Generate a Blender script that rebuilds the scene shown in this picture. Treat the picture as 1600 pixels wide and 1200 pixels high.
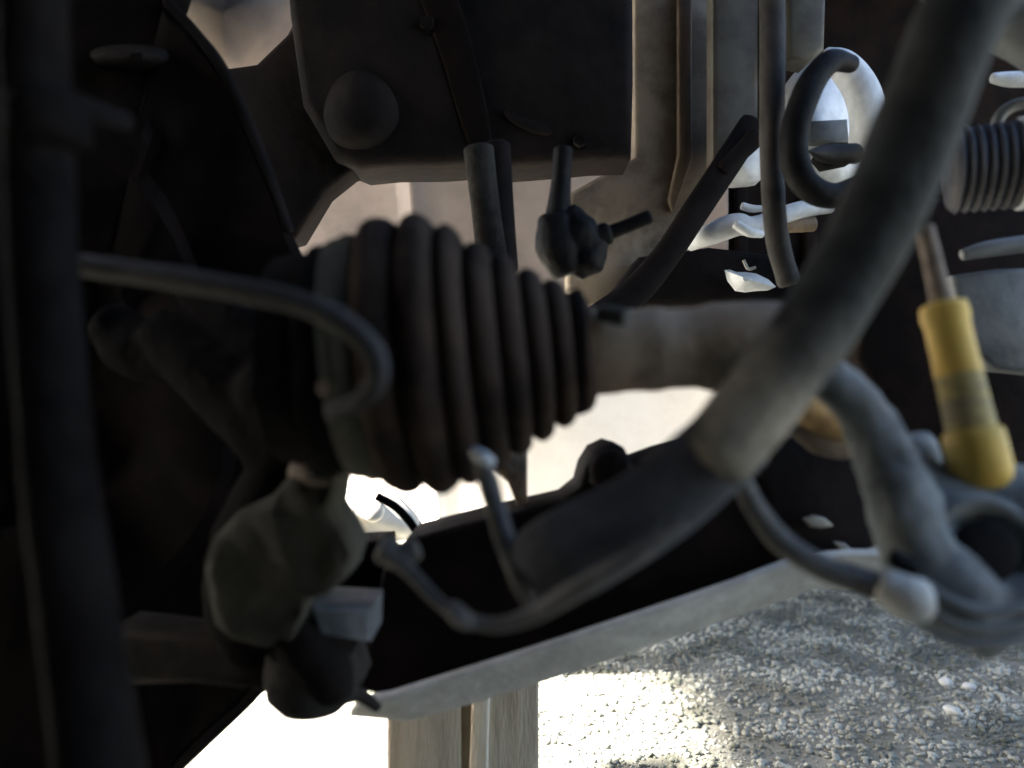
import bpy, bmesh, math, random
import numpy as np
from mathutils import Vector, Matrix, noise

for o in list(bpy.data.objects):
    bpy.data.objects.remove(o)
S = bpy.context.scene
COL = S.collection
random.seed(7)
R = math.radians

# ---------------------------------------------------------------- camera
F = 1256.0            # focal length in pixels of a 1600 px wide frame
CZ = 0.32             # camera height above the gravel
cam_d = bpy.data.cameras.new("camera")
cam = bpy.data.objects.new("camera", cam_d)
COL.objects.link(cam)
cam.location = (0, 0, CZ)
cam.rotation_euler = (R(90), 0, 0)
cam_d.sensor_width = 36.0
cam_d.lens = 36.0 * F / 1600.0
cam_d.clip_start = 0.01
cam_d.clip_end = 500
cam_d.dof.use_dof = True
cam_d.dof.focus_distance = 0.62
cam_d.dof.aperture_fstop = cam_d.lens / 6.0      # entrance pupil of about 6 mm
S.camera = cam

# ---------------------------------------------------------------- daylight
SUN_EL, SUN_AZ = R(45), R(14)       # low sun from the car's outer side
travel = Vector((math.cos(SUN_EL) * math.cos(SUN_AZ), math.cos(SUN_EL) * math.sin(SUN_AZ), -math.sin(SUN_EL)))
w = bpy.data.worlds.new("World"); S.world = w; w.use_nodes = True
nt = w.node_tree
sky = nt.nodes.new("ShaderNodeTexSky"); sky.sky_type = 'NISHITA'; sky.sun_disc = False
sky.sun_elevation = SUN_EL
sky.dust_density = 3.0
sky.sun_rotation = math.atan2(-travel.x, -travel.y)
bg = nt.nodes["Background"]; bg.inputs[1].default_value = 0.05
nt.links.new(sky.outputs[0], bg.inputs[0])
sd = bpy.data.lights.new("sun", 'SUN'); sd.energy = 5.0; sd.angle = R(5.0); sd.color = (1.0, 0.93, 0.845)
sun = bpy.data.objects.new("sun", sd); COL.objects.link(sun)
sun.rotation_euler = travel.to_track_quat('-Z', 'Y').to_euler()
sun.location = (-3, -1, 3)

S.view_settings.view_transform = 'Standard'
S.view_settings.look = 'None'
S.view_settings.gamma = 1
S.view_settings.use_curve_mapping = False
S.view_settings.exposure = 4.3
S.cycles.use_denoising = True
S.cycles.sample_clamp_indirect = 4.0
S.cycles.max_bounces = 8
S.cycles.diffuse_bounces = 5

# ---------------------------------------------------------------- materials
def mat(name, c1, c2=None, rough=0.6, metal=0.0, scale=60.0, mix=(0.42, 0.62), bump=0.0, bscale=None,
        dust=None, dust_amt=0.0, rough2=None, detail=6.0, stretch=None):
    m = bpy.data.materials.new(name); m.use_nodes = True
    t = m.node_tree; N = t.nodes; L = t.links
    b = N["Principled BSDF"]
    tc = N.new("ShaderNodeTexCoord")
    src = tc.outputs["Object"]
    if stretch:
        mp = N.new("ShaderNodeMapping"); mp.inputs["Scale"].default_value = stretch
        L.new(src, mp.inputs[0]); src = mp.outputs[0]
    n1 = N.new("ShaderNodeTexNoise"); n1.inputs["Scale"].default_value = scale; n1.inputs["Detail"].default_value = detail
    n1.inputs["Roughness"].default_value = 0.62
    L.new(src, n1.inputs["Vector"])
    rmp = N.new("ShaderNodeMapRange"); rmp.inputs[1].default_value = mix[0]; rmp.inputs[2].default_value = mix[1]
    L.new(n1.outputs[0], rmp.inputs[0])
    mx = N.new("ShaderNodeMix"); mx.data_type = 'RGBA'
    mx.inputs[6].default_value = (*c1, 1); mx.inputs[7].default_value = (*(c2 or c1), 1)
    L.new(rmp.outputs[0], mx.inputs[0])
    col = mx.outputs[2]
    if dust:
        n2 = N.new("ShaderNodeTexNoise"); n2.inputs["Scale"].default_value = scale * 0.37; n2.inputs["Detail"].default_value = 8
        n2.inputs["Roughness"].default_value = 0.7
        L.new(src, n2.inputs["Vector"])
        r2 = N.new("ShaderNodeMapRange"); r2.inputs[1].default_value = 0.38; r2.inputs[2].default_value = 0.68; r2.inputs[4].default_value = dust_amt
        L.new(n2.outputs[0], r2.inputs[0])
        m2 = N.new("ShaderNodeMix"); m2.data_type = 'RGBA'
        m2.inputs[7].default_value = (*dust, 1)
        L.new(r2.outputs[0], m2.inputs[0]); L.new(col, m2.inputs[6]); col = m2.outputs[2]
    L.new(col, b.inputs["Base Color"])
    b.inputs["Metallic"].default_value = metal
    if rough2 is None:
        b.inputs["Roughness"].default_value = rough
    else:
        r3 = N.new("ShaderNodeMapRange"); r3.inputs[3].default_value = rough; r3.inputs[4].default_value = rough2
        L.new(n1.outputs[0], r3.inputs[0]); L.new(r3.outputs[0], b.inputs["Roughness"])
    b.inputs["Specular IOR Level"].default_value = 0.35
    if bump:
        nb = N.new("ShaderNodeTexNoise"); nb.inputs["Scale"].default_value = bscale or scale * 4; nb.inputs["Detail"].default_value = 5
        L.new(src, nb.inputs["Vector"])
        bp = N.new("ShaderNodeBump"); bp.inputs["Strength"].default_value = bump; bp.inputs["Distance"].default_value = 0.002
        L.new(nb.outputs[0], bp.inputs["Height"]); L.new(bp.outputs[0], b.inputs["Normal"])
    return m

M = {}
M['rubber'] = mat("boot_rubber", (0.014, 0.010, 0.009), (0.034, 0.024, 0.018), 0.95, scale=50, dust=(0.085, 0.058, 0.041), dust_amt=0.7, bump=0.4)
M['black_metal'] = mat("black_underseal", (0.005, 0.005, 0.0056), (0.012, 0.0095, 0.0095), 0.85, scale=26, bump=0.5, dust=(0.028, 0.021, 0.019), dust_amt=0.45)
M['void_metal'] = mat("black_paint", (0.005, 0.004, 0.004), (0.011, 0.007, 0.006), 0.8, scale=30, bump=0.3)
M['bar'] = mat("dusty_bar_paint", (0.010, 0.011, 0.012), (0.042, 0.046, 0.047), 0.75, scale=36, mix=(0.42, 0.60), dust=(0.11, 0.108, 0.092), dust_amt=0.6, bump=0.7, bscale=330)
M['sleeve'] = mat("blue_black_sleeve", (0.026, 0.028, 0.036), (0.062, 0.067, 0.084), 0.75, scale=34, dust=(0.14, 0.14, 0.145), dust_amt=0.55, bump=0.6, bscale=330)
M['hose'] = mat("grey_rubber_hose", (0.05, 0.05, 0.05), (0.10, 0.096, 0.09), 0.65, scale=90, dust=(0.26, 0.235, 0.21), dust_amt=0.6, bump=0.2)
M['dark_hose'] = mat("black_hose", (0.006, 0.006, 0.007), (0.014, 0.0135, 0.014), 0.6, scale=80, bump=0.2)
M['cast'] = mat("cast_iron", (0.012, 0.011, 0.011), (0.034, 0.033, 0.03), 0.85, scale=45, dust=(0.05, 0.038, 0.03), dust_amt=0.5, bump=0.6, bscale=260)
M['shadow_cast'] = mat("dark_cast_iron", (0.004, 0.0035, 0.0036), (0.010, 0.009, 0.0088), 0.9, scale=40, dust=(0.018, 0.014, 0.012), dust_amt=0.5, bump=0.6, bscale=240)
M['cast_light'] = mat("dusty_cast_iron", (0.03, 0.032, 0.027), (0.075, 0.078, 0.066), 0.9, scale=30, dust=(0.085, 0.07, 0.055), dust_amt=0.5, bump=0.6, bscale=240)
M['steel_blue'] = mat("blue_grey_steel", (0.07, 0.077, 0.085), (0.14, 0.147, 0.155), 0.6, scale=60, bump=0.3)
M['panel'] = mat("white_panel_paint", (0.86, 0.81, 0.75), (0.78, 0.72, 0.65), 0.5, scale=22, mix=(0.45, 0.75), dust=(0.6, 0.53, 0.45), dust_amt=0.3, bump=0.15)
M['panel_grey'] = mat("darkened_panel_paint", (0.23, 0.19, 0.175), (0.14, 0.118, 0.11), 0.55, scale=16, mix=(0.42, 0.7), dust=(0.36, 0.30, 0.26), dust_amt=0.5, bump=0.2)
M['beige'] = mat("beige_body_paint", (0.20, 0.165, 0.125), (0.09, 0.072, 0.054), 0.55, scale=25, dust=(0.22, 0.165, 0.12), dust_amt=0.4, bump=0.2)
M['greenish'] = mat("dull_green_grey_paint", (0.062, 0.062, 0.05), (0.032, 0.029, 0.024), 0.6, scale=30, dust=(0.09, 0.06, 0.042), dust_amt=0.5, bump=0.2)
M['joint'] = mat("rusty_tan_steel", (0.21, 0.145, 0.088), (0.10, 0.064, 0.040), 0.65, scale=55, dust=(0.3, 0.25, 0.19), dust_amt=0.5, bump=0.4)
M['clamp'] = mat("dull_steel_clamp", (0.30, 0.29, 0.25), (0.2, 0.18, 0.15), 0.5, metal=0.3, scale=70, bump=0.2)
M['flange'] = mat("pale_grey_flange", (0.66, 0.66, 0.62), (0.50, 0.50, 0.47), 0.7, scale=45, dust=(0.3, 0.28, 0.25), dust_amt=0.5, bump=0.4)
M['arm'] = mat("dusty_grey_arm", (0.22, 0.235, 0.23), (0.035, 0.042, 0.046), 0.85, scale=20, mix=(0.44, 0.57), dust=(0.36, 0.37, 0.36), dust_amt=0.6, bump=0.5)
M['yellow'] = mat("yellow_paint", (0.78, 0.50, 0.08), (0.64, 0.40, 0.07), 0.6, scale=60, dust=(0.45, 0.33, 0.12), dust_amt=0.5, bump=0.15)
M['worn'] = mat("worn_yellow_grey", (0.50, 0.38, 0.12), (0.30, 0.24, 0.11), 0.7, scale=60, dust=(0.24, 0.22, 0.17), dust_amt=0.6, bump=0.6, stretch=(1, 1, 4))
M['tan'] = mat("tan_foam", (0.55, 0.36, 0.15), (0.40, 0.24, 0.10), 0.75, scale=60, bump=0.3)
M['wood'] = mat("weathered_wood", (0.52, 0.43, 0.30), (0.38, 0.30, 0.20), 0.8, scale=30, dust=(0.5, 0.46, 0.38), dust_amt=0.5, bump=0.5, stretch=(5, 5, 0.7))
M['wood_pale'] = mat("pale_batten_wood", (0.66, 0.58, 0.44), (0.54, 0.46, 0.33), 0.75, scale=30, bump=0.4, stretch=(5, 5, 0.7))
M['white'] = mat("white_plastic", (0.8, 0.79, 0.75), (0.68, 0.66, 0.6), 0.45, scale=18, dust=(0.55, 0.5, 0.42), dust_amt=0.3, bump=0.1)
M['cream'] = mat("cream_plastic", (0.42, 0.41, 0.375), (0.30, 0.29, 0.26), 0.6, scale=14, dust=(0.24, 0.22, 0.19), dust_amt=0.5, bump=0.2)
M['old_hose'] = mat("dull_black_hose", (0.018, 0.017, 0.018), (0.034, 0.032, 0.032), 0.8, scale=60, dust=(0.07, 0.062, 0.058), dust_amt=0.5, bump=0.3)
M['knuckle_grey'] = mat("grimy_grey_green_iron", (0.032, 0.034, 0.026), (0.078, 0.080, 0.064), 0.95, scale=28, dust=(0.05, 0.04, 0.032), dust_amt=0.6, bump=0.6, bscale=200)
M['brown_paint'] = mat("rust_brown_paint", (0.10, 0.072, 0.052), (0.055, 0.038, 0.028), 0.8, scale=30, dust=(0.14, 0.11, 0.08), dust_amt=0.4, bump=0.3)
M['dull_band'] = mat("grimy_zinc_band", (0.10, 0.094, 0.068), (0.06, 0.054, 0.04), 0.7, scale=50, bump=0.3)
M['bellows'] = mat("blue_black_bellows", (0.012, 0.013, 0.02), (0.03, 0.032, 0.045), 0.6, scale=60, bump=0.2)
M['alu'] = mat("pale_aluminium", (0.66, 0.69, 0.72), (0.5, 0.53, 0.56), 0.45, scale=50, bump=0.3, dust=(0.3, 0.3, 0.3), dust_amt=0.3)
M['slate'] = mat("slate_grey_paint", (0.13, 0.14, 0.145), (0.07, 0.077, 0.082), 0.6, scale=35, bump=0.25)
M['stone'] = mat("grey_gravel", (0.37, 0.37, 0.315), (0.075, 0.08, 0.06), 0.9, scale=13, mix=(0.44, 0.58), dust=(0.36, 0.36, 0.31), dust_amt=0.4, bump=0.4, bscale=600)
M['soil'] = mat("grey_grit", (0.19, 0.188, 0.155), (0.09, 0.09, 0.07), 0.95, scale=25, bump=0.8, bscale=500, dust=(0.3, 0.28, 0.24), dust_amt=0.4)
M['pebble'] = mat("pale_pebble", (0.5, 0.5, 0.46), (0.36, 0.36, 0.33), 0.6, scale=90, bump=0.2)

def add_patch(m, center, radius, col, amt):
    """a patch of dried mud, or of painted bounce light, round one point of the thing (object coordinates), with a noisy edge"""
    t = m.node_tree; N = t.nodes; L = t.links; b = N["Principled BSDF"]
    old = b.inputs["Base Color"].links[0].from_socket
    tc = N.new("ShaderNodeTexCoord")
    d = N.new("ShaderNodeVectorMath"); d.operation = 'DISTANCE'; d.inputs[1].default_value = center
    L.new(tc.outputs["Object"], d.inputs[0])
    n = N.new("ShaderNodeTexNoise"); n.inputs["Scale"].default_value = 90; n.inputs["Detail"].default_value = 8
    L.new(tc.outputs["Object"], n.inputs["Vector"])
    a = N.new("ShaderNodeMath"); a.operation = 'MULTIPLY_ADD'; a.inputs[1].default_value = radius * 1.6; L.new(n.outputs[0], a.inputs[0]); L.new(d.outputs["Value"], a.inputs[2])
    r = N.new("ShaderNodeMapRange"); r.inputs[1].default_value = radius * 1.1; r.inputs[2].default_value = radius * 2.1; r.inputs[3].default_value = amt; r.inputs[4].default_value = 0
    L.new(a.outputs[0], r.inputs[0])
    mx = N.new("ShaderNodeMix"); mx.data_type = 'RGBA'; mx.inputs[7].default_value = (*col, 1)
    L.new(r.outputs[0], mx.inputs[0]); L.new(old, mx.inputs[6]); L.new(mx.outputs[2], b.inputs["Base Color"])

for k_, v_ in (('black_metal', .08), ('void_metal', .05), ('shadow_cast', .05), ('rubber', .12), ('bar', .15), ('sleeve', .15), ('cast', .12), ('dark_hose', .08)):
    M[k_].node_tree.nodes["Principled BSDF"].inputs["Specular IOR Level"].default_value = v_

# ---------------------------------------------------------------- helpers
def P(px, py, d):
    return Vector(((px - 800) * d / F, d, CZ - (py - 600) * d / F))

def tag(o, label, cat, group=None, kind=None):
    if label: o['label'] = label
    if cat: o['category'] = cat
    if group: o['group'] = group
    if kind: o['kind'] = kind
    return o

def thing(name, label, cat, loc, group=None):
    o = bpy.data.objects.new(name, None); COL.objects.link(o)
    o.location = loc; o.empty_display_size = 0.02
    return tag(o, label, cat, group)

def wloc(o):
    v = Vector((0, 0, 0))
    while o is not None:
        v += o.location; o = o.parent
    return v

def obj(name, bm, m, parent=None, smooth=True, loc=None, label=None):
    """link a bmesh given in world coordinates as one object"""
    base = wloc(parent) if parent else Vector((0, 0, 0))
    if loc is not None: base = base + (Vector(loc) - base)
    me = bpy.data.meshes.new(name)
    bmesh.ops.translate(bm, verts=bm.verts, vec=-base)
    bmesh.ops.recalc_face_normals(bm, faces=bm.faces)
    bm.to_mesh(me); bm.free()
    me.materials.append(M[m])
    if smooth:
        for p in me.polygons: p.use_smooth = True
        me.set_sharp_from_angle(angle=R(48))
    o = bpy.data.objects.new(name, me); COL.objects.link(o)
    if parent: o.parent = parent
    elif loc is not None: o.location = loc
    if label: o['label'] = label
    return o

def catmull(pts, n):
    a = np.array(pts, float)
    a = np.vstack([2 * a[0] - a[1], a, 2 * a[-1] - a[-2]])
    out = []
    for i in range(1, len(a) - 2):
        p0, p1, p2, p3 = a[i - 1:i + 3]
        for k in range(n):
            t = k / n
            out.append(0.5 * (2 * p1 + (p2 - p0) * t + (2 * p0 - 5 * p1 + 4 * p2 - p3) * t * t + (3 * p1 - p0 - 3 * p2 + p3) * t ** 3))
    out.append(a[-2])
    return np.array(out)

def add_tube(bm, pts, seg=18, n=8, wob=0.0, cap=True, flat=1.0, wscale=60):
    """pts: (px, py, distance, radius px)"""
    raw = [tuple(P(x, y, d)) + (r * d / F,) for x, y, d, r in pts]
    c = catmull(raw, n) if len(raw) > 1 else np.array(raw)
    pos = [Vector(q[:3]) for q in c]; rad = [max(q[3], 1e-4) for q in c]
    if cap:   # rounded ends
        t0 = (pos[0] - pos[1]).normalized(); t1 = (pos[-1] - pos[-2]).normalized()
        p0, r0, p1, r1 = pos[0], rad[0], pos[-1], rad[-1]
        for s, k in ((0.35, 0.92), (0.6, 0.7)):
            pos.insert(0, p0 + t0 * r0 * s * 0.6); rad.insert(0, r0 * k)
            pos.append(p1 + t1 * r1 * s * 0.6); rad.append(r1 * k)
    up = Vector((0, 1, 0)); rings = []
    prev = None
    for i, p in enumerate(pos):
        t = (pos[min(i + 1, len(pos) - 1)] - pos[max(i - 1, 0)]).normalized()
        if prev is None:
            nrm = up - t * up.dot(t)
            if nrm.length < 1e-3: nrm = Vector((1, 0, 0)) - t * t.x
        else:
            nrm = prev - t * prev.dot(t)
        nrm.normalize(); prev = nrm
        bi = t.cross(nrm)
        ring = []
        for k in range(seg):
            a = 2 * math.pi * k / seg
            v = nrm * math.cos(a) * flat + bi * math.sin(a)
            r = rad[i]
            q = p + v * r
            if wob: r *= 1 + wob * noise.noise(q * wscale)
            ring.append(bm.verts.new(p + v * r))
        rings.append(ring)
    for a, b in zip(rings, rings[1:]):
        for k in range(seg):
            bm.faces.new((a[k], a[(k + 1) % seg], b[(k + 1) % seg], b[k]))
    bm.faces.new(rings[0]); bm.faces.new(list(reversed(rings[-1])))

def tube(name, pts, m, parent=None, loc=None, label=None, **kw):
    bm = bmesh.new(); add_tube(bm, pts, **kw)
    return obj(name, bm, m, parent, loc=loc, label=label)

def add_lathe(bm, A, B, prof, seg=48, wob=0.0):
    """prof: (t along A->B in metres, radius in metres)"""
    ax = (B - A).normalized()
    n = Vector((0, 0, 1)) - ax * ax.z
    if n.length < 1e-3: n = Vector((1, 0, 0))
    n.normalize(); b = ax.cross(n)
    rings = []
    for t, r in prof:
        ring = []
        for k in range(seg):
            a = 2 * math.pi * k / seg
            v = n * math.cos(a) + b * math.sin(a)
            q = A + ax * t + v * r
            rr = r * (1 + wob * noise.noise(q * 45)) if wob else r
            ring.append(bm.verts.new(A + ax * t + v * rr))
        rings.append(ring)
    for p, q in zip(rings, rings[1:]):
        for k in range(seg):
            bm.faces.new((p[k], p[(k + 1) % seg], q[(k + 1) % seg], q[k]))
    bm.faces.new(rings[0]); bm.faces.new(list(reversed(rings[-1])))

def smooth_outline(pts, n):
    a = np.array(pts, float); k = len(a); out = []
    for i in range(k):
        p0, p1, p2, p3 = a[i - 1], a[i], a[(i + 1) % k], a[(i + 2) % k]
        for j in range(n):
            t = j / n
            out.append(0.5 * (2 * p1 + (p2 - p0) * t + (2 * p0 - 5 * p1 + 4 * p2 - p3) * t * t + (3 * p1 - p0 - 3 * p2 + p3) * t ** 3))
    return out

def add_plate(bm, outline, d, thick, bevel=0.002, dfun=None):
    """a plate whose front face has this outline at distance d (each point may carry its own), with real thickness behind it"""
    vs = []
    for q in outline:
        dd = q[2] if len(q) > 2 else d
        vs.append(bm.verts.new(P(q[0], q[1], dd)))
    f = bm.faces.new(vs)
    r = bmesh.ops.extrude_face_region(bm, geom=[f])
    nv = [e for e in r['geom'] if isinstance(e, bmesh.types.BMVert)]
    bmesh.ops.translate(bm, verts=nv, vec=(0, thick, 0))
    if bevel:
        es = [e for e in f.edges] if f.is_valid else []
        if es:
            bmesh.ops.bevel(bm, geom=es, offset=bevel, segments=2, profile=0.5, affect='EDGES')

def plate(name, outline, d, thick, m, parent=None, bevel=0.002, loc=None, sm=0, label=None):
    bm = bmesh.new()
    if sm: outline = [tuple(q) for q in smooth_outline(outline, sm)]
    add_plate(bm, outline, d, thick, bevel)
    return obj(name, bm, m, parent, loc=loc, label=label)

def radial(name, center, outline, prof, m, parent=None, thick=0.004, sm=4, loc=None, wob=0.0, label=None):
    """dished sheet: rings from centre to outline; prof = (fraction, extra distance)"""
    bm = bmesh.new()
    o2 = smooth_outline([(q[0], q[1], q[2]) for q in outline], sm)
    c = np.array(center, float)
    rings = []
    for fr, dd in prof:
        ring = []
        for q in o2:
            x = c + (q - c) * fr
            p = P(x[0], x[1], x[2] + dd)
            if wob: p.y += wob * (noise.noise(Vector((p.x, p.z, 3.1)) * 22) + .45 * noise.noise(Vector((p.x, p.z, 7.7)) * 70))
            ring.append(bm.verts.new(p))
        rings.append(ring)
    n = len(o2)
    for a, b in zip(rings, rings[1:]):
        for k in range(n):
            bm.faces.new((a[k], a[(k + 1) % n], b[(k + 1) % n], b[k]))
    bm.faces.new(rings[0])
    o = obj(name, bm, m, parent, loc=loc, label=label)
    s = o.modifiers.new("thickness", 'SOLIDIFY'); s.thickness = thick; s.offset = 0
    return o

def add_box(bm, lo, hi, bevel=0.002):
    r = bmesh.ops.create_cube(bm, size=1)
    for v in r['verts']:
        v.co = Vector([lo[i] + (v.co[i] + 0.5) * (hi[i] - lo[i]) for i in range(3)])
    if bevel:
        es = list({e for v in r['verts'] for e in v.link_edges})
        bmesh.ops.bevel(bm, geom=es, offset=bevel, segments=2, profile=0.5, affect='EDGES')

def box(name, lo, hi, m, parent=None, bevel=0.002, loc=None, label=None):
    bm = bmesh.new(); add_box(bm, lo, hi, bevel)
    return obj(name, bm, m, parent, loc=loc, label=label)

def cast(name, tubes, m, parent, voxel=0.0022, rough=0.0006, label=None):
    """one continuous casting: tapered limbs fused by a voxel remesh"""
    bm = bmesh.new()
    for t in tubes: add_tube(bm, t, seg=16, n=5)
    o = obj(name, bm, m, parent, label=label)
    r = o.modifiers.new("fuse", 'REMESH'); r.mode = 'VOXEL'; r.voxel_size = voxel; r.use_smooth_shade = True
    s = o.modifiers.new("soften", 'SMOOTH'); s.iterations = 5; s.factor = 0.5
    tx = bpy.data.textures.get("cast_skin") or bpy.data.textures.new("cast_skin", 'CLOUDS')
    tx.noise_scale = 0.01
    dm = o.modifiers.new("skin", 'DISPLACE'); dm.texture = tx; dm.strength = rough * 3; dm.mid_level = .5; dm.texture_coords = 'GLOBAL'
    return o

def hexbolt(name, px, py, d, r, m, parent, depth=0.006, axis=(0, -1, 0), label=None):
    bm = bmesh.new()
    A = P(px, py, d); ax = Vector(axis).normalized()
    rm = r * d / F
    add_lathe(bm, A, A + ax, [(-0.002, rm * 1.3), (0.0012, rm * 1.3), (0.0014, rm * 0.98)], seg=24)
    add_lathe(bm, A, A + ax, [(0.0012, rm), (depth * 0.85, rm), (depth, rm * 0.86)], seg=6)
    return obj(name, bm, m, parent, label=label)

# ================================================================ the ground
bm = bmesh.new()
bmesh.ops.create_grid(bm, x_segments=240, y_segments=240, size=1.6)
for v in bm.verts:
    v.co.x += 0.3; v.co.y += 0.9
    v.co.z = 0.010 * noise.noise(v.co * 4.0) + 0.004 * noise.noise(v.co * 17.0) - 0.004
ground_near = bm
big = bmesh.ops.create_grid(bm, x_segments=2, y_segments=2, size=60)
for v in big['verts']: v.co.z = -0.03
g = obj("ground", bm, 'soil'); g['kind'] = 'structure'

def gravel_mesh(n, seed, region, sizes):
    rng = np.random.default_rng(seed)
    ico = bmesh.new(); bmesh.ops.create_icosphere(ico, subdivisions=1, radius=1)
    bv = np.array([v.co[:] for v in ico.verts]); bf = np.array([[v.index for v in f.verts] for f in ico.faces]); ico.free()
    x0, x1, y0, y1 = region
    pts = np.stack([rng.uniform(x0, x1, n), rng.uniform(y0, y1, n)], 1)
    r = rng.uniform(0, 1, n) ** 2.6 * (sizes[1] - sizes[0]) + sizes[0]
    V = np.repeat(bv[None], n, 0)
    V = V * rng.uniform(0.72, 1.25, (n, len(bv), 1))
    V = V * np.stack([rng.uniform(0.8, 1.5, n), rng.uniform(0.7, 1.1, n), rng.uniform(0.5, 0.85, n)], 1)[:, None, :]
    a = rng.uniform(0, 2 * np.pi, n); b = rng.normal(0, 0.35, n)
    ca, sa, cb, sb = np.cos(a), np.sin(a), np.cos(b), np.sin(b)
    x = V[..., 0] * cb[:, None] + V[..., 2] * sb[:, None]; z = -V[..., 0] * sb[:, None] + V[..., 2] * cb[:, None]
    X = x * ca[:, None] - V[..., 1] * sa[:, None]; Y = x * sa[:, None] + V[..., 1] * ca[:, None]
    V = np.stack([X, Y, z], 2) * r[:, None, None]
    zz = np.array([0.010 * noise.noise(Vector((p[0], p[1], 0)) * 4.0) + 0.004 * noise.noise(Vector((p[0], p[1], 0)) * 17.0) - 0.004 for p in pts])
    V[..., 0] += pts[:, 0][:, None]; V[..., 1] += pts[:, 1][:, None]; V[..., 2] += (zz + r * rng.uniform(0.0, 0.6, n))[:, None]
    Fc = bf[None] + (np.arange(n) * len(bv))[:, None, None]
    me = bpy.data.meshes.new("gravel")
    me.vertices.add(n * len(bv)); me.vertices.foreach_set("co", V.reshape(-1))
    nf = n * len(bf)
    me.loops.add(nf * 3); me.loops.foreach_set("vertex_index", Fc.reshape(-1))
    me.polygons.add(nf); me.polygons.foreach_set("loop_start", np.arange(nf) * 3)
    me.update(); me.validate()
    return me
me = gravel_mesh(100000, 3, (-0.35, 1.3, 0.5, 1.75), (0.0008, 0.0040))
me.materials.append(M['stone'])
gr = bpy.data.objects.new("gravel", me); COL.objects.link(gr); gr['kind'] = 'stuff'

def pebble(px, py, r, label, sq):
    d = CZ * F / (py - 600)
    c = P(px, py, d)
    bm = bmesh.new(); bmesh.ops.create_icosphere(bm, subdivisions=3, radius=1)
    for v in bm.verts:
        k = 1 + 0.16 * noise.noise(v.co * 1.3 + c * 40)
        v.co = Vector((v.co.x * k * r * sq[0], v.co.y * k * r * sq[1], v.co.z * k * r * sq[2]))
    bmesh.ops.rotate(bm, cent=(0, 0, 0), matrix=Matrix.Rotation(px, 3, 'Z'), verts=bm.verts)
    z = 0.006
    bmesh.ops.translate(bm, verts=bm.verts, vec=(c.x, c.y, z + r * 0.3))
    tag(obj("pebble", bm, 'pebble', loc=(c.x, c.y, z)), label, "pebble", "pale pebbles lying on the gravel")
pebble(1488, 1124, 0.0075, "bright oval pebble, lowest of the pale stones lying on the shaded gravel", (1.2, 0.8, 0.6))
pebble(1478, 1078, 0.0075, "dull round pebble on shaded gravel just above the brightest pale stone", (1.0, 0.9, 0.6))
pebble(1514, 1084, 0.006, "small pale pebble on gravel beneath the pointed tip of the grey arm", (1.2, 0.8, 0.6))
pebble(1368, 944, 0.0065, "small pale stone on gravel close under the end of the grey cable", (1.1, 0.7, 0.6))

# ================================================================ car body
body = thing("car_body", "pale body shell of a car with white inner panel, beige rail and dark box section", "car body", P(800, 300, 0.64))
# inner panels with folds, hanging behind the axle: upper sheet coloured greyer for the light's fall-off, lapped over a white lower one
def inner_sheet(name, cols, rows, m, off=0.0):
    bm = bmesh.new(); gridv = []
    for i, y in enumerate(rows):
        rr = []
        for x, d in cols:
            dd = d + off + 0.010 * math.sin((y - 200) / 700 * math.pi) + 0.004 * noise.noise(Vector((x * .011, y * .011, 0)))
            if y >= 900: dd -= 0.014
            xx = x - 14 * (y - 150) / 750 * (1 if x < 700 else 0) + (y - 270) * 0.10 * (1 if 630 <= x <= 655 else 0)
            rr.append(bm.verts.new(P(xx, y, dd)))
        gridv.append(rr)
    for a, b in zip(gridv, gridv[1:]):
        for k in range(len(cols) - 1):
            bm.faces.new((a[k], a[k + 1], b[k + 1], b[k]))
    o = obj(name, bm, m, body); q = o.modifiers.new("t", 'SOLIDIFY'); q.thickness = 0.002
    b2 = o.modifiers.new("sub", 'SUBSURF'); b2.levels = b2.render_levels = 2
    return o
PC = [(380, .90), (470, .895), (560, .89), (632, .88), (640, .862), (650, .868), (700, .876), (790, .872), (880, .874), (960, .876), (1030, .872), (1090, .864), (1140, .850)]
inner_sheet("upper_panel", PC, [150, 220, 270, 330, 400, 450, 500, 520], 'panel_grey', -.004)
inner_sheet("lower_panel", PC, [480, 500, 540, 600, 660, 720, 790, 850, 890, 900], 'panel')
for (x, y, d, r) in ((560, 815, .85, 15), (598, 800, .85, 17)):
    tube("panel_stud", [(x, y, d + .02, r), (x, y, d, r)], 'panel', body)
# beige rail and its flange
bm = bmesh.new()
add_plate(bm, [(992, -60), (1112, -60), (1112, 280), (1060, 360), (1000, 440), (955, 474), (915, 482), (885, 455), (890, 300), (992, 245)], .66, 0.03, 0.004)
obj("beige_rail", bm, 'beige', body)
plate("rail_rib", [(1060, -60), (1082, -60), (1082, 250), (1052, 330), (1045, 310), (1060, 240)], .652, 0.0075, 'brown_paint', body)
plate("green_web", [(1114, -60), (1186, -60), (1186, 215), (1150, 235), (1114, 285)], .615, 0.02, 'greenish', body, bevel=.004)
plate("green_stay", [(1232, -60), (1294, -60), (1290, 75), (1262, 98), (1232, 92)], .60, 0.02, 'greenish', body, bevel=.004)
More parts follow.
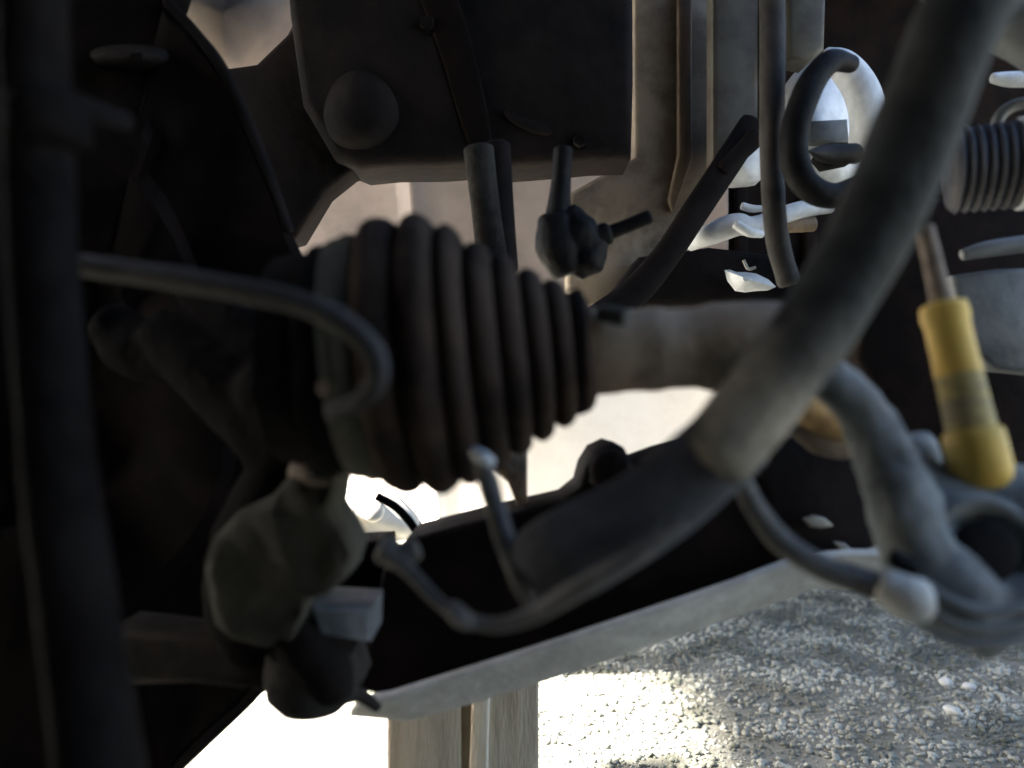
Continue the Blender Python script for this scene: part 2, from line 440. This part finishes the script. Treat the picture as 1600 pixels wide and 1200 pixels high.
# dark box section above
plate("box_section", [(440, -120), (990, -120), (991, 120), (988, 244), (930, 246), (890, 250), (800, 257), (742, 252), (690, 256), (610, 257), (560, 262), (520, 246), (470, 160), (450, 20)], .56, .05, 'black_metal', body, bevel=.007)
plate("pressed_rib", [(640, -60), (690, -60), (735, 60), (770, 228), (735, 232), (690, 90)], .5575, .004, 'void_metal', body, bevel=.0018, sm=3)
hexbolt("box_bolt", 905, 222, .56, 11, 'shadow_cast', body)
hexbolt("box_bolt", 668, 40, .56, 12, 'shadow_cast', body)
radial("raised_boss", (565, 178, .56), [(505, 180, .56), (525, 125, .56), (570, 108, .56), (612, 140, .56), (624, 190, .56), (585, 232, .56), (528, 228, .56)],
       [(.05, -.010), (.4, -.0095), (.7, -.006), (.9, .0), (1, .006)], 'black_metal', body, sm=5)
plate("slot_rim", [(790, 172), (850, 195), (862, 208), (840, 208), (800, 190)], .5565, .004, 'black_metal', body, bevel=.001, sm=3)
plate("side_gusset", [(350, 105), (400, 98), (470, 30), (500, -80), (700, -80), (560, 262), (545, 268), (505, 300), (462, 372), (300, 420), (200, 250)], .575, .03, 'black_metal', body, bevel=.004)
# pale wing edge seen over the brake shield
radial("wing_edge", (345, 20, .62), [(200, -60, .6), (480, -60, .66), (455, 40, .66), (400, 120, .66), (350, 130, .64), (280, 60, .62)],
       [(.05, 0), (.6, 0.004), (1, 0.012)], 'panel_grey', body, thick=.003)
# post of the rail in front of the white panel
tube("rail_post", [(748, 235, .50, 24), (758, 320, .50, 23), (768, 400, .50, 25), (772, 450, .50, 30)], 'cast', body, flat=.7)
tube("rail_post", [(776, 230, .515, 22), (781, 320, .515, 22), (788, 420, .515, 22)], 'black_metal', body)
# unseen panels added round the shell to block sun and sky; bulkhead behind
box("overhead_light_blocker", (-.66, -.75, .88), (.30, 2.4, .91), 'black_metal', body, bevel=.01)
box("side_sun_blocker", (-.70, -.75, .86), (-.67, 2.4, 2.1), 'panel', body, bevel=.01)
box("rear_sky_blocker", (-.66, -.30, .03), (.72, -.27, 1.2), 'black_metal', body, bevel=.01)
box("low_sun_blocker", (-.70, -.75, .02), (-.67, .365, .857), 'black_metal', body, bevel=.01)
box("bulkhead", (-.60, 1.55, .25), (1.8, 1.6, 1.25), 'black_metal', body, bevel=.01)

box("engine_sun_blocker", (.305, .80, .88), (1.5, 2.4, .91), 'black_metal', body, bevel=.01)  # added out of view to keep the sun off the engine

add_patch(M['beige'], tuple(P(950, 440, .655) - P(800, 300, .64)), .045, (0.46, 0.39, 0.30), .9)  # bounce light from the ground painted into the rail's lower end

# ================================================================ brake shield and strut
sh = thing("brake_shield", "large black brake backing plate with a rounded rim, filling the dark side of the view", "brake shield", P(200, 600, .42))
radial("shield_disc", (120, 600, .43), [(240, -120, .46), (262, 5, .455), (305, 52, .45), (350, 112, .445), (405, 235, .44), (455, 372, .43), (505, 470, .42), (535, 600, .42), (535, 740, .42), (515, 880, .42), (462, 1000, .43), (396, 1084, .44), (330, 1150, .445), (270, 1205, .45), (190, 1320, .45), (-250, 1350, .44), (-400, 1100, .44), (-750, 850, .44), (-750, -150, .44)],  # outer side widened out of view to block light on the damper
       [(.02, .0), (.25, -.002), (.3, -.012), (.55, -.014), (.6, -.004), (.9, 0), (.97, -.004), (1, .002)], 'void_metal', sh, thick=.003, sm=5, wob=.006)
tube("rolled_rim", [(262, 5, .452, 9), (305, 52, .447, 9), (350, 112, .442, 9), (405, 235, .437, 9), (450, 360, .43, 9)], 'black_metal', sh)
tube("rolled_rim", [(500, 920, .424, 10), (462, 1000, .427, 10), (398, 1082, .437, 10), (330, 1148, .442, 10), (262, 1212, .45, 10)], 'black_metal', sh)
radial("access_cover", (215, 88, .41), [(140, 85, .435), (180, 75, .435), (250, 78, .435), (262, 92, .435), (220, 104, .435), (160, 100, .435)], [(.1, 0), (.8, .006), (1, .024)], 'black_metal', sh)

st = thing("shock_absorber", "upright dark damper tube standing before the black brake shield", "shock absorber", P(90, 900, .22))
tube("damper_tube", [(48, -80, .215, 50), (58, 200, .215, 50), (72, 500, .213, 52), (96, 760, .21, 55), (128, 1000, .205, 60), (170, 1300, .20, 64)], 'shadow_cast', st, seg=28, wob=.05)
tube("damper_collar", [(72, 170, .215, 62), (76, 215, .215, 63)], 'shadow_cast', st, seg=28)
tube("damper_bracket", [(75, 135, .22, 18), (140, 172, .24, 20), (200, 190, .27, 16)], 'shadow_cast', st, flat=.6)

# ================================================================ steering knuckle
kn = thing("steering_knuckle", "dark cast steering knuckle between the brake shield and the ribbed boot", "knuckle", P(420, 860, .33))
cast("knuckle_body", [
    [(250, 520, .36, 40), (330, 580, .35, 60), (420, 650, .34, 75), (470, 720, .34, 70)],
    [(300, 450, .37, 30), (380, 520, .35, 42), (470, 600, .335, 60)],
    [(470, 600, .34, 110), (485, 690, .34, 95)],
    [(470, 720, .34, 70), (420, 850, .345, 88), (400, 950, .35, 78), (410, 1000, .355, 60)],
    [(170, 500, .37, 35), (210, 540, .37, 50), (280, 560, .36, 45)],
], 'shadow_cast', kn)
bm = bmesh.new()
add_plate(bm, [(316, 890, .318), (334, 838, .316), (368, 800, .312), (420, 776, .306), (452, 738, .304), (500, 716, .302), (524, 742, .300), (516, 770, .302), (513, 800, .300), (530, 828, .300), (550, 866, .300), (540, 905, .302), (507, 934, .304), (478, 940, .306), (470, 968, .306), (452, 1008, .308), (410, 1020, .311), (362, 1006, .315), (330, 978, .317)], .31, .035, .005)
bmesh.ops.triangulate(bm, faces=[f for f in bm.faces if len(f.verts) > 4])
bmesh.ops.subdivide_edges(bm, edges=bm.edges[:], cuts=3, use_grid_fill=True)
for v in bm.verts:
    v.co.y += .0035 * noise.noise(v.co * 40) + .0016 * noise.noise(v.co * 130)
obj("caliper_bracket", bm, 'knuckle_grey', kn)
bm = bmesh.new()
add_plate(bm, [(170, 985, .35), (300, 1000, .345), (420, 1030, .34), (545, 1025, .335), (562, 1075, .335), (520, 1092, .335), (430, 1088, .335), (300, 1070, .34), (190, 1075, .35)], .34, .03, .004)
obj("lower_lug", bm, 'cast', kn)
bm = bmesh.new(); add_plate(bm, [(484, 946, .318), (580, 950, .325), (578, 1006, .325), (500, 994, .318)], .32, .03, .0025)
obj("clamp_block", bm, 'steel_blue', kn)
tube("clamp_stem", [(455, 990, .32, 34), (480, 1020, .32, 40), (510, 1050, .322, 40), (520, 1075, .325, 34)], 'shadow_cast', kn)
bm = bmesh.new(); c = P(487, 1085, .335)
add_lathe(bm, c + Vector((0, 0, .022)), c - Vector((0, 0, .03)), [(0, .008), (.004, .018), (.012, .0195), (.022, .0185), (.028, .013), (.031, .004)], seg=40)
bj = obj("ball_joint", bm, 'cast', kn)
tube("ball_joint_pin", [(530, 1090, .34, 14), (560, 1085, .345, 12), (590, 1105, .35, 8)], 'cast', bj)
tube("lug", [(470, 690, .31, 22), (500, 700, .305, 22), (525, 705, .305, 20)], 'cast', kn)
tube("lug", [(465, 735, .31, 18), (495, 745, .305, 18), (522, 742, .305, 16)], 'joint', kn)
hexbolt("knuckle_bolt", 512, 605, .262, 17, 'joint', kn, axis=(.2, -1, 0))

# white lever seen under the boot
wl = thing("white_lever", "small white lever with two round bosses under the ribbed boot", "lever", P(560, 840, .62))
radial("lever_plate", (565, 805, .61), [(516, 772, .62), (530, 758, .62), (590, 762, .62), (640, 800, .62), (655, 832, .62), (612, 842, .62), (602, 862, .62), (578, 868, .62), (556, 858, .62), (548, 830, .62), (520, 812, .62)],
       [(.1, 0), (.7, .001), (.93, .004), (1, .012)], 'white', wl, thick=.006, sm=4)
for x, y, r in ((583, 798, 18), (545, 803, 12)):
    tube("lever_boss", [(x, y, .615, r), (x, y, .597, r)], 'white', wl)
ws = tube("retaining_strap", [(590, 776, .46, 7), (618, 792, .46, 7), (640, 815, .46, 7), (654, 836, .46, 6)], 'dark_hose', loc=P(620, 800, .46), flat=.5)
tag(ws, "thin black strap curving down over the white lever under the boot", "strap")

# ================================================================ drive shaft
AX_D = .30
ds = thing("drive_shaft", "drive shaft with black ribbed rubber boot and tan inner joint", "drive shaft", P(700, 558, AX_D))
A = P(440, 563, AX_D); B = P(1240, 540, AX_D)
ax_len = (B - A).length; k = AX_D / F
def prof_px(lst): return [((x - 440) * k, r * k * .985) for x, r in lst]
bm = bmesh.new()
folds = [(617, 30, 216, 25), (675, 28, 222, 25), (720, 21, 205, 20), (762, 21, 178, 17), (801, 19, 160, 16), (838, 18, 138, 14), (874, 17, 117, 12), (906, 15, 97, 9)]
pr = [(560, 172), (572, 184), (585, 187)]
for i_, (x0, h, rr, dp) in enumerate(folds):
    nxt = folds[i_ + 1][2] if i_ + 1 < len(folds) else 84
    for u in (-.98, -.9, -.72, -.48, -.2, .1, .4, .66, .86, .97):
        pr.append((x0 + u * h, rr - dp * (1 - math.sqrt(1 - u * u)) - (rr - nxt) * .30 * max(u, 0)))
pr += [(923, 82), (926, 74)]
add_lathe(bm, A, B, [((x - 440) * k, q * k * .985) for x, q in pr], seg=96, wob=.045)
for v in bm.verts:      # the folds sag: each ring leans a little
    v.co.x += -(v.co.z - A.z) * .065 + .0007 * noise.noise(v.co * 30)
boot = obj("rubber_boot", bm, 'rubber', ds)
bm = bmesh.new(); add_lathe(bm, A, B, prof_px([(440, 120), (445, 160), (500, 168), (505, 178), (548, 182), (556, 178), (560, 160)]), seg=64)
obj("outer_joint", bm, 'shadow_cast', ds)
bm = bmesh.new(); add_lathe(bm, A, B, prof_px([(538, 180), (540, 188), (560, 191), (562, 195), (586, 195), (588, 186)]), seg=64, wob=.03)
for v in bm.verts: v.co.x += -(v.co.z - A.z) * .065
obj("clamp_band", bm, 'dull_band', ds)
bm = bmesh.new(); add_lathe(bm, A, B, prof_px([(905, 60), (912, 78), (918, 80), (922, 70), (960, 68), (975, 65), (1000, 64), (1012, 66), (1030, 66), (1044, 63), (1085, 63), (1112, 70), (1180, 73), (1240, 70)]), seg=56, wob=.03)
obj("inner_joint", bm, 'joint', ds)
tube("joint_lug", [(940, 488, .285, 14), (975, 496, .28, 14)], 'cast_light', ds)
bm = bmesh.new(); add_lathe(bm, A, B, prof_px([(898, 94), (898, 100), (909, 100), (909, 93)]), seg=56)
obj("small_clamp", bm, 'black_metal', ds)

# joint with pin above the boot
lj = thing("linkage_joint", "black ball joint with a rod pin sticking out, before the beige rail", "ball joint", P(890, 390, .45))
tube("joint_rod", [(880, 235, .45, 15), (876, 290, .45, 16), (872, 345, .45, 22)], 'dark_hose', lj)
cast("joint_socket", [
    [(868, 345, .45, 30), (872, 385, .45, 36), (885, 420, .45, 28)],
    [(890, 330, .45, 18), (905, 365, .45, 34), (930, 385, .45, 22), (915, 410, .45, 28), (905, 432, .45, 10)],
], 'dark_hose', lj, voxel=.0012)
tube("joint_pin", [(930, 372, .45, 12), (975, 355, .448, 11), (1014, 339, .446, 11)], 'dark_hose', lj)
tube("pin_collar", [(935, 370, .449, 18), (948, 365, .449, 18)], 'dark_hose', lj)

# ================================================================ anti-roll bar
ab = thing("anti_roll_bar", "thick dusty black anti roll bar crossing diagonally before the drive shaft", "anti-roll bar", P(1200, 600, .235))
tube("bar", [(1590, -140, .225, 66), (1500, 30, .225, 66), (1442, 170, .227, 66), (1372, 340, .23, 64), (1280, 500, .232, 63), (1200, 610, .234, 62), (1120, 710, .236, 61)], 'bar', ab, seg=36, n=12, wob=.05)
tube("bar_sleeve", [(1150, 678, .2358, 63), (1120, 710, .236, 65), (1045, 772, .239, 66), (972, 822, .243, 70), (905, 858, .248, 73), (856, 882, .253, 66), (824, 892, .258, 50)], 'sleeve', ab, seg=36, n=10, wob=.06, flat=.6)

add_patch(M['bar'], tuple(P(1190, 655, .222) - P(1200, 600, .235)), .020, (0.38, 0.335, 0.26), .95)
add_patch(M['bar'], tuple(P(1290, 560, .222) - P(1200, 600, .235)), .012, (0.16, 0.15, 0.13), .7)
# hoses under the boot
wh = thing("wiring_loom", "thin grey cable looping under the bar, with a taped knot", "cable", P(720, 965, .25))
tube("loom_cable", [(604, 862, .262, 15), (640, 893, .258, 12), (680, 935, .254, 11), (720, 964, .25, 11), (775, 977, .248, 12), (835, 960, .244, 15), (878, 934, .238, 17), (940, 898, .232, 16), (1010, 858, .229, 12), (1070, 816, .228, 6)], 'hose', wh, wob=.12)
tube("taped_knot", [(704, 950, .25, 15), (720, 966, .249, 17), (738, 974, .249, 13)], 'hose', wh, wob=.2)
tube("loom_plug", [(600, 858, .264, 24), (625, 868, .264, 22), (648, 858, .264, 18)], 'hose', wh, wob=.15)
bh = thing("breather_hose", "short grey hose hanging from a pale clip below the boot", "hose", P(790, 850, .25))
tube("hose_body", [(748, 712, .262, 12), (762, 752, .262, 17), (776, 800, .26, 17), (794, 860, .257, 15), (812, 910, .252, 14), (828, 945, .249, 10)], 'hose', bh, wob=.15)
tube("hose_clip", [(742, 706, .256, 9), (756, 716, .252, 11), (768, 722, .254, 8)], 'alu', bh)

# brake hose on the dark side
bk = tube("brake_hose", [(110, 412, .27, 18), (200, 425, .262, 19), (300, 440, .252, 20), (400, 458, .243, 20), (480, 478, .236, 20), (545, 510, .232, 20), (585, 552, .231, 19), (590, 592, .232, 18), (565, 625, .236, 16), (520, 645, .245, 15)], 'old_hose', loc=P(500, 500, .24), wob=.08)
tag(bk, "grey brake hose arching across the dark knuckle to the boot", "hose")

# ================================================================ subframe
sf = thing("subframe", "black front subframe with a pale grey lower flange", "subframe", P(900, 950, .38))
bm = bmesh.new()
out = [(598, 890), (640, 842), (700, 826), (770, 808), (832, 794), (880, 783), (906, 762), (914, 732), (930, 706), (955, 694), (976, 700), (984, 716), (1002, 722), (1040, 708), (1100, 690), (1260, 690), (1300, 720), (1285, 800), (1256, 880), (1150, 922), (1000, 972), (840, 1026), (720, 1064), (612, 1098), (556, 1075), (578, 985)]
add_plate(bm, out, .40, .045, .003)
obj("subframe_web", bm, 'void_metal', sf)
tube("subframe_boss", [(955, 735, .395, 34), (955, 735, .375, 34)], 'void_metal', sf, seg=28)
tube("subframe_rib", [(930, 728, .385, 7), (975, 752, .38, 7)], 'cast', sf)
tube("subframe_rib", [(925, 748, .385, 7), (965, 770, .38, 7)], 'cast', sf)
plate("mount_plate", [(520, 850), (605, 845), (610, 900), (590, 1000), (570, 1090), (470, 1060), (470, 940)], .43, .03, 'void_metal', sf, bevel=.003)
# lower flange: a sheet turned towards the open side
bm = bmesh.new()
top = [(560, 1100), (612, 1090), (720, 1056), (840, 1018), (1000, 965), (1150, 914), (1254, 874), (1330, 868), (1440, 868)]
bot = [(545, 1120), (640, 1128), (740, 1100), (850, 1066), (1010, 1012), (1160, 962), (1270, 922), (1340, 925), (1450, 925)]
va = [bm.verts.new(P(x, y, .378)) for x, y in top]; vb = [bm.verts.new(P(x, y, .402)) for x, y in bot]
for i in range(len(va) - 1): bm.faces.new((va[i], va[i + 1], vb[i + 1], vb[i]))
o = obj("lower_flange", bm, 'flange', sf)
s = o.modifiers.new("t", 'SOLIDIFY'); s.thickness = .004; s.offset = 1
bv = o.modifiers.new("b", 'BEVEL'); bv.width = .001; bv.segments = 2
plate("side_plate", [(1180, 690), (1345, 680), (1372, 760), (1398, 842), (1345, 866), (1255, 878), (1205, 800)], .393, .03, 'black_metal', sf, bevel=.003)
plate("hole_light_fleck", [(1258, 812), (1275, 806), (1290, 810), (1304, 822), (1285, 826), (1268, 824)], .385, .004, 'clamp', sf, bevel=.001)  # pale metal flecks standing in for light through holes in the plate
plate("hole_light_fleck", [(1306, 848), (1322, 850), (1342, 868), (1330, 872)], .384, .004, 'clamp', sf, bevel=.001)
tube("tan_pad", [(760, 700, .41, 18), (808, 745, .41, 16)], 'joint', sf)
bm = bmesh.new(); add_plate(bm, [(772, 700), (824, 698), (824, 785), (808, 790)], .405, .02, .002); obj("tan_bracket", bm, 'joint', sf)

# timber block and white splash guard under the flange
tb = thing("timber_block", "weathered wooden block with a pale upright batten under the subframe flange", "wooden block", P(740, 1390, .50))
plate("plank", [(640, 1040), (842, 1040), (843, 1420), (640, 1420)], .515, .035, 'wood', tb, bevel=.002)
plate("batten", [(738, 1072), (766, 1070), (756, 1420), (724, 1420)], .507, .0075, 'wood_pale', tb, bevel=.002)
plate("side_board", [(605, 1060), (650, 1050), (720, 1080), (722, 1420), (605, 1420)], .509, .005, 'wood', tb, bevel=.002)
sg = thing("splash_guard", "white curved plastic splash guard below the black knuckle", "splash guard", P(460, 1200, .60))
radial("guard_sheet", (460, 1230, .60), [(330, 1120, .62), (395, 1078, .62), (430, 1085, .615), (500, 1110, .605), (570, 1100, .595), (640, 1130, .59), (660, 1330, .59), (460, 1380, .60), (250, 1330, .62), (270, 1190, .62)],
       [(.05, 0), (.5, .004), (.9, .006), (1, .012)], 'cream', sg, thick=.003, sm=4, wob=.006)

# ================================================================ grey lower arm on the open side
ca = thing("lower_control_arm", "dusty grey lower control arm with a round bushing eye above the gravel", "control arm", P(1480, 900, .27))
cast("arm_body", [
    [(1215, 585, .275, 30), (1290, 592, .275, 34), (1345, 640, .275, 40), (1385, 720, .272, 48), (1415, 800, .268, 55), (1440, 870, .265, 60), (1490, 930, .262, 70), (1540, 990, .262, 42), (1536, 1024, .262, 14)],
    [(1436, 700, .305, 30), (1420, 745, .285, 50), (1440, 830, .275, 60)],
    [(1440, 840, .27, 50), (1480, 780, .275, 45), (1560, 770, .28, 50), (1640, 800, .28, 60)],
    [(1480, 940, .265, 55), (1560, 950, .262, 58), (1660, 930, .262, 70)],
    [(1600, 800, .27, 70), (1640, 870, .27, 90)],
], 'arm', ca, voxel=.0016, rough=.0009)
bm = bmesh.new(); c = P(1528, 858, .262); axd = Vector((-.12, -1, .12)).normalized()
add_lathe(bm, c - axd * .006, c + axd, [(0, .010), (.0, .0185), (.0085, .019), (.0105, .0165), (.0098, .0135), (.0065, .0115), (.006, .008), (.0075, .0072), (.0078, .002)], seg=48, wob=.14)
eye = obj("bushing_eye", bm, 'arm', ca)
bm = bmesh.new()
add_lathe(bm, c - axd * .001, c + axd, [(.004, .004), (.0066, .0105), (.0072, .009), (.0074, .003)], seg=40)
obj("bushing_rubber", bm, 'dark_hose', eye)
for i, (dx, dy) in enumerate(((0, 0), (-12, 28), (-22, 52))):
    tube("weld_ridge", [(1440 + dx, 905 + dy, .25, 6), (1490 + dx, 942 + dy, .245, 8), (1550 + dx, 955 + dy, .243, 8), (1620 + dx, 945 + dy, .243, 8)], 'arm', ca, wob=.15)

sc = thing("sensor_cable", "grey sensor cable sagging from the bar to a plug by the control arm", "cable", P(1300, 890, .25))
tube("cable_sheath", [(1146, 722, .252, 14), (1178, 790, .255, 17), (1220, 845, .257, 19), (1280, 884, .256, 20), (1340, 906, .254, 22), (1395, 925, .251, 26)], 'hose', sc, wob=.1)
tube("cable_plug", [(1380, 915, .251, 30), (1420, 934, .249, 36), (1440, 955, .249, 26)], 'flange', sc, wob=.15)
tube("plug_tab", [(1395, 870, .252, 14), (1425, 890, .25, 16), (1445, 912, .25, 9)], 'dark_hose', sc)

# ================================================================ yellow damper, tan stop
yd = thing("yellow_link", "short worn yellow rod with a thicker bright yellow end cap", "yellow rod", P(1510, 620, .27))
A2 = P(1462, 430, .285); B2 = P(1548, 800, .27); L2 = (B2 - A2).length; kk = .277 / F
def pl(lst): return [((y - 430) / 370 * L2, r * .92 * kk) for y, r in lst]
bm = bmesh.new(); add_lathe(bm, A2, B2, pl([(350, 15), (440, 17), (475, 20), (480, 22)]), seg=24); obj("rod", bm, 'joint', yd)
bm = bmesh.new(); add_lathe(bm, A2, B2, pl([(476, 30), (480, 37), (496, 40), (512, 37), (560, 37), (590, 38), (592, 30)]), seg=36, wob=.05); obj("upper_sleeve", bm, 'yellow', yd)
bm = bmesh.new(); add_lathe(bm, A2, B2, pl([(588, 35)] + [(590 + i * 6, 36.5 + 1.6 * (i % 2) + .3 * i / 3) for i in range(15)] + [(680, 36)]), seg=36, wob=.08); obj("worn_band", bm, 'worn', yd, label="scuffed grey yellow middle of the rod")
bm = bmesh.new(); add_lathe(bm, A2, B2, pl([(676, 42), (680, 47), (700, 48), (735, 48), (752, 44), (762, 34), (768, 18), (769, 4)]), seg=40, wob=.04); obj("end_cap", bm, 'yellow', yd)
ts = thing("bump_stop", "rounded tan foam stop wedged between the bar and the grey arm", "bump stop", P(1290, 660, .33))
cast("foam_body", [[(1235, 618, .335, 26), (1280, 645, .335, 33), (1325, 668, .335, 26), (1350, 690, .335, 12)]], 'tan', ts, voxel=.0012)
cast("brown_base", [[(1240, 660, .34, 22), (1290, 690, .34, 24), (1345, 705, .34, 16)]], 'joint', ts, voxel=.0014)

# ================================================================ engine bay beyond
eb = thing("engine_block", "black engine block in the depth of the bay, behind hoses", "engine", P(1200, 500, .9))
box("block_casting", (-.10, 1.0, .20), (1.3, 1.35, .95), 'void_metal', eb, bevel=.012)
for i in range(7):
    box("cooling_rib", (.02 + i * .085, .985, .25), (.035 + i * .085, 1.003, .62), 'void_metal', eb, bevel=.003)
plate("sump_plate", [(1000, 400), (1110, 385), (1240, 400), (1240, 470), (1000, 480), (940, 480)], .62, .06, 'black_metal', eb, bevel=.006)
plate("dark_bracket", [(1390, 300), (1620, 320), (1620, 700), (1420, 690), (1340, 560), (1360, 420)], .56, .04, 'void_metal', eb, bevel=.005)

pl1 = thing("diagonal_stay", "dark brown stay running slantwise along the beige rail edge", "stay", P(1080, 330, .57))
tube("stay_arm", [(1176, 195, .58, 22), (1140, 250, .575, 22), (1090, 325, .57, 22), (1040, 400, .565, 22), (985, 462, .56, 24), (920, 496, .55, 14)], 'joint' if False else 'black_metal', pl1, flat=.6)
tube("stay_lug", [(1180, 215, .57, 16), (1130, 265, .57, 12)], 'black_metal', pl1)

vh = tube("vertical_hose", [(1206, -80, .50, 20), (1207, 80, .50, 20), (1206, 200, .50, 19), (1208, 300, .50, 18), (1216, 380, .50, 18), (1232, 440, .50, 18)], 'old_hose', loc=P(1207, 200, .5), wob=.05)
tag(vh, "straight dark green hose hanging upright beside the beige rail", "hose")

lh = thing("looped_hose", "black hose bent into an oval loop in front of a pale canister", "hose", P(1270, 200, .48))
tube("hose_loop", [(1330, 100, .50, 14), (1298, 96, .49, 18), (1268, 130, .485, 21), (1248, 180, .48, 22), (1240, 235, .48, 22), (1256, 285, .48, 22), (1300, 306, .485, 20), (1345, 290, .49, 18)], 'dark_hose', lh, wob=.05)
tube("hose_end", [(1262, 236, .50, 0.1), (1290, 240, .52, 14), (1335, 240, .53, 16)], 'dark_hose', lh)

cn = thing("coolant_canister", "pale blue white canister with a curved neck behind the looped hose", "canister", P(1290, 200, .62))
tube("canister_neck", [(1290, 92, .57, 18), (1318, 104, .565, 24), (1345, 140, .56, 27), (1356, 185, .56, 27), (1352, 235, .57, 26)], 'alu', cn)
radial("canister_body", (1275, 200, .60), [(1215, 240, .63), (1222, 150, .63), (1270, 98, .63), (1330, 110, .63), (1345, 220, .63), (1330, 285, .63), (1280, 300, .63), (1240, 290, .63)],
       [(.05, 0), (.6, .004), (.9, .015), (1, .04)], 'alu', cn, thick=.004)
plate("canister_step", [(1270, 188), (1325, 185), (1328, 222), (1262, 222)], .592, .01, 'slate', cn, bevel=.002)
plate("canister_slot", [(1284, 228), (1332, 226), (1330, 254), (1290, 262), (1276, 246)], .59, .012, 'dark_hose', cn, bevel=.002)

wp = thing("alloy_pipe", "pale alloy pipe with a forked bracket below the looped hose", "pipe", P(1150, 360, .58))
tube("pipe_body", [(1078, 386, .585, 7), (1110, 366, .575, 17), (1150, 352, .57, 18), (1180, 352, .57, 14), (1250, 328, .575, 14), (1296, 322, .58, 12)], 'alu', wp, wob=.1)
tube("pipe_fork", [(1160, 322, .57, 6), (1175, 326, .57, 6), (1190, 326, .57, 5)], 'alu', wp)
tube("pipe_fork", [(1150, 350, .56, 8), (1170, 362, .56, 8), (1190, 366, .565, 6)], 'alu', wp)
tube("pipe_rust", [(1230, 352, .58, 12), (1270, 350, .58, 12)], 'joint', wp)
ap = thing("alloy_flap", "small pale triangular alloy flap between the stay and the hanging hose", "flap", P(1155, 255, .6))
radial("flap_sheet", (1158, 255, .59), [(1130, 285, .6), (1150, 240, .6), (1168, 212, .6), (1188, 220, .6), (1186, 280, .6), (1155, 290, .6)], [(.1, 0), (.8, .004), (1, .01)], 'alu', ap, thick=.003, sm=3)
al = thing("alloy_tray", "small bright alloy tray with a bent wire beneath the alloy pipe", "tray", P(1165, 437, .6))
radial("tray_sheet", (1165, 436, .585), [(1134, 424, .6), (1150, 428, .6), (1180, 430, .6), (1210, 448, .6), (1180, 452, .6), (1150, 452, .6)], [(.1, 0), (.7, .004), (1, .01)], 'alu', al, thick=.003, sm=2)
tube("tray_wire", [(1162, 407, .58, 2.5), (1169, 420, .58, 2.5), (1180, 418, .58, 2.5)], 'clamp', al)

rh = thing("ribbed_air_hose", "dark blue ribbed air hose with a thin pale clip ring", "air hose", P(1550, 260, .40))
A3 = P(1478, 268, .41); B3 = P(1700, 246, .39); k3 = .40 / F
bm = bmesh.new()
pr = [(0, 30 * k3), (.001, 60 * k3)]
for i in range(26): pr.append((.002 + i * .0022, (66 + 2.5 * (1 if i % 2 else -1)) * k3))
add_lathe(bm, A3, B3, pr, seg=48)
hb = obj("hose_bellows", bm, 'bellows', rh)
bm = bmesh.new(); add_lathe(bm, A3, B3, [(.032, 67 * k3), (.032, 71 * k3), (.0345, 71 * k3), (.0345, 67 * k3)], seg=48)
obj("clip_ring", bm, 'alu', hb)
hl = tube("clip_loop", [(1612, 160, .42, 9), (1582, 166, .42, 9), (1562, 182, .42, 9), (1556, 205, .42, 9)], 'steel_blue', loc=P(1575, 180, .42))
tag(hl, "thin grey wire loop above the ribbed air hose", "wire loop")
br = tube("bright_pipe", [(1552, 122, .5, 8), (1580, 124, .5, 12), (1640, 124, .5, 12)], 'alu', loc=P(1580, 124, .5))
tag(br, "short pale pipe end above the thin wire loop", "pipe")
bp = thing("bumper_bracket", "slate grey bumper bracket plate with a bar above, behind the yellow rod", "bracket", P(1560, 500, .42))
plate("bracket_plate", [(1490, 430), (1560, 420), (1680, 414), (1680, 590), (1560, 578), (1510, 540)], .43, .02, 'slate', bp, bevel=.003)
tube("bracket_bar", [(1505, 398, .43, 9), (1550, 388, .43, 13), (1660, 374, .43, 14)], 'slate', bp)
ps = tube("plastic_shroud", [(1440, -90, .40, 60), (1520, -20, .40, 58), (1600, 40, .40, 55), (1700, 100, .40, 50)], 'slate', loc=P(1560, 10, .4), wob=.1)
tag(ps, "dull blue grey plastic shroud crossing the upper corner behind the bar", "shroud")
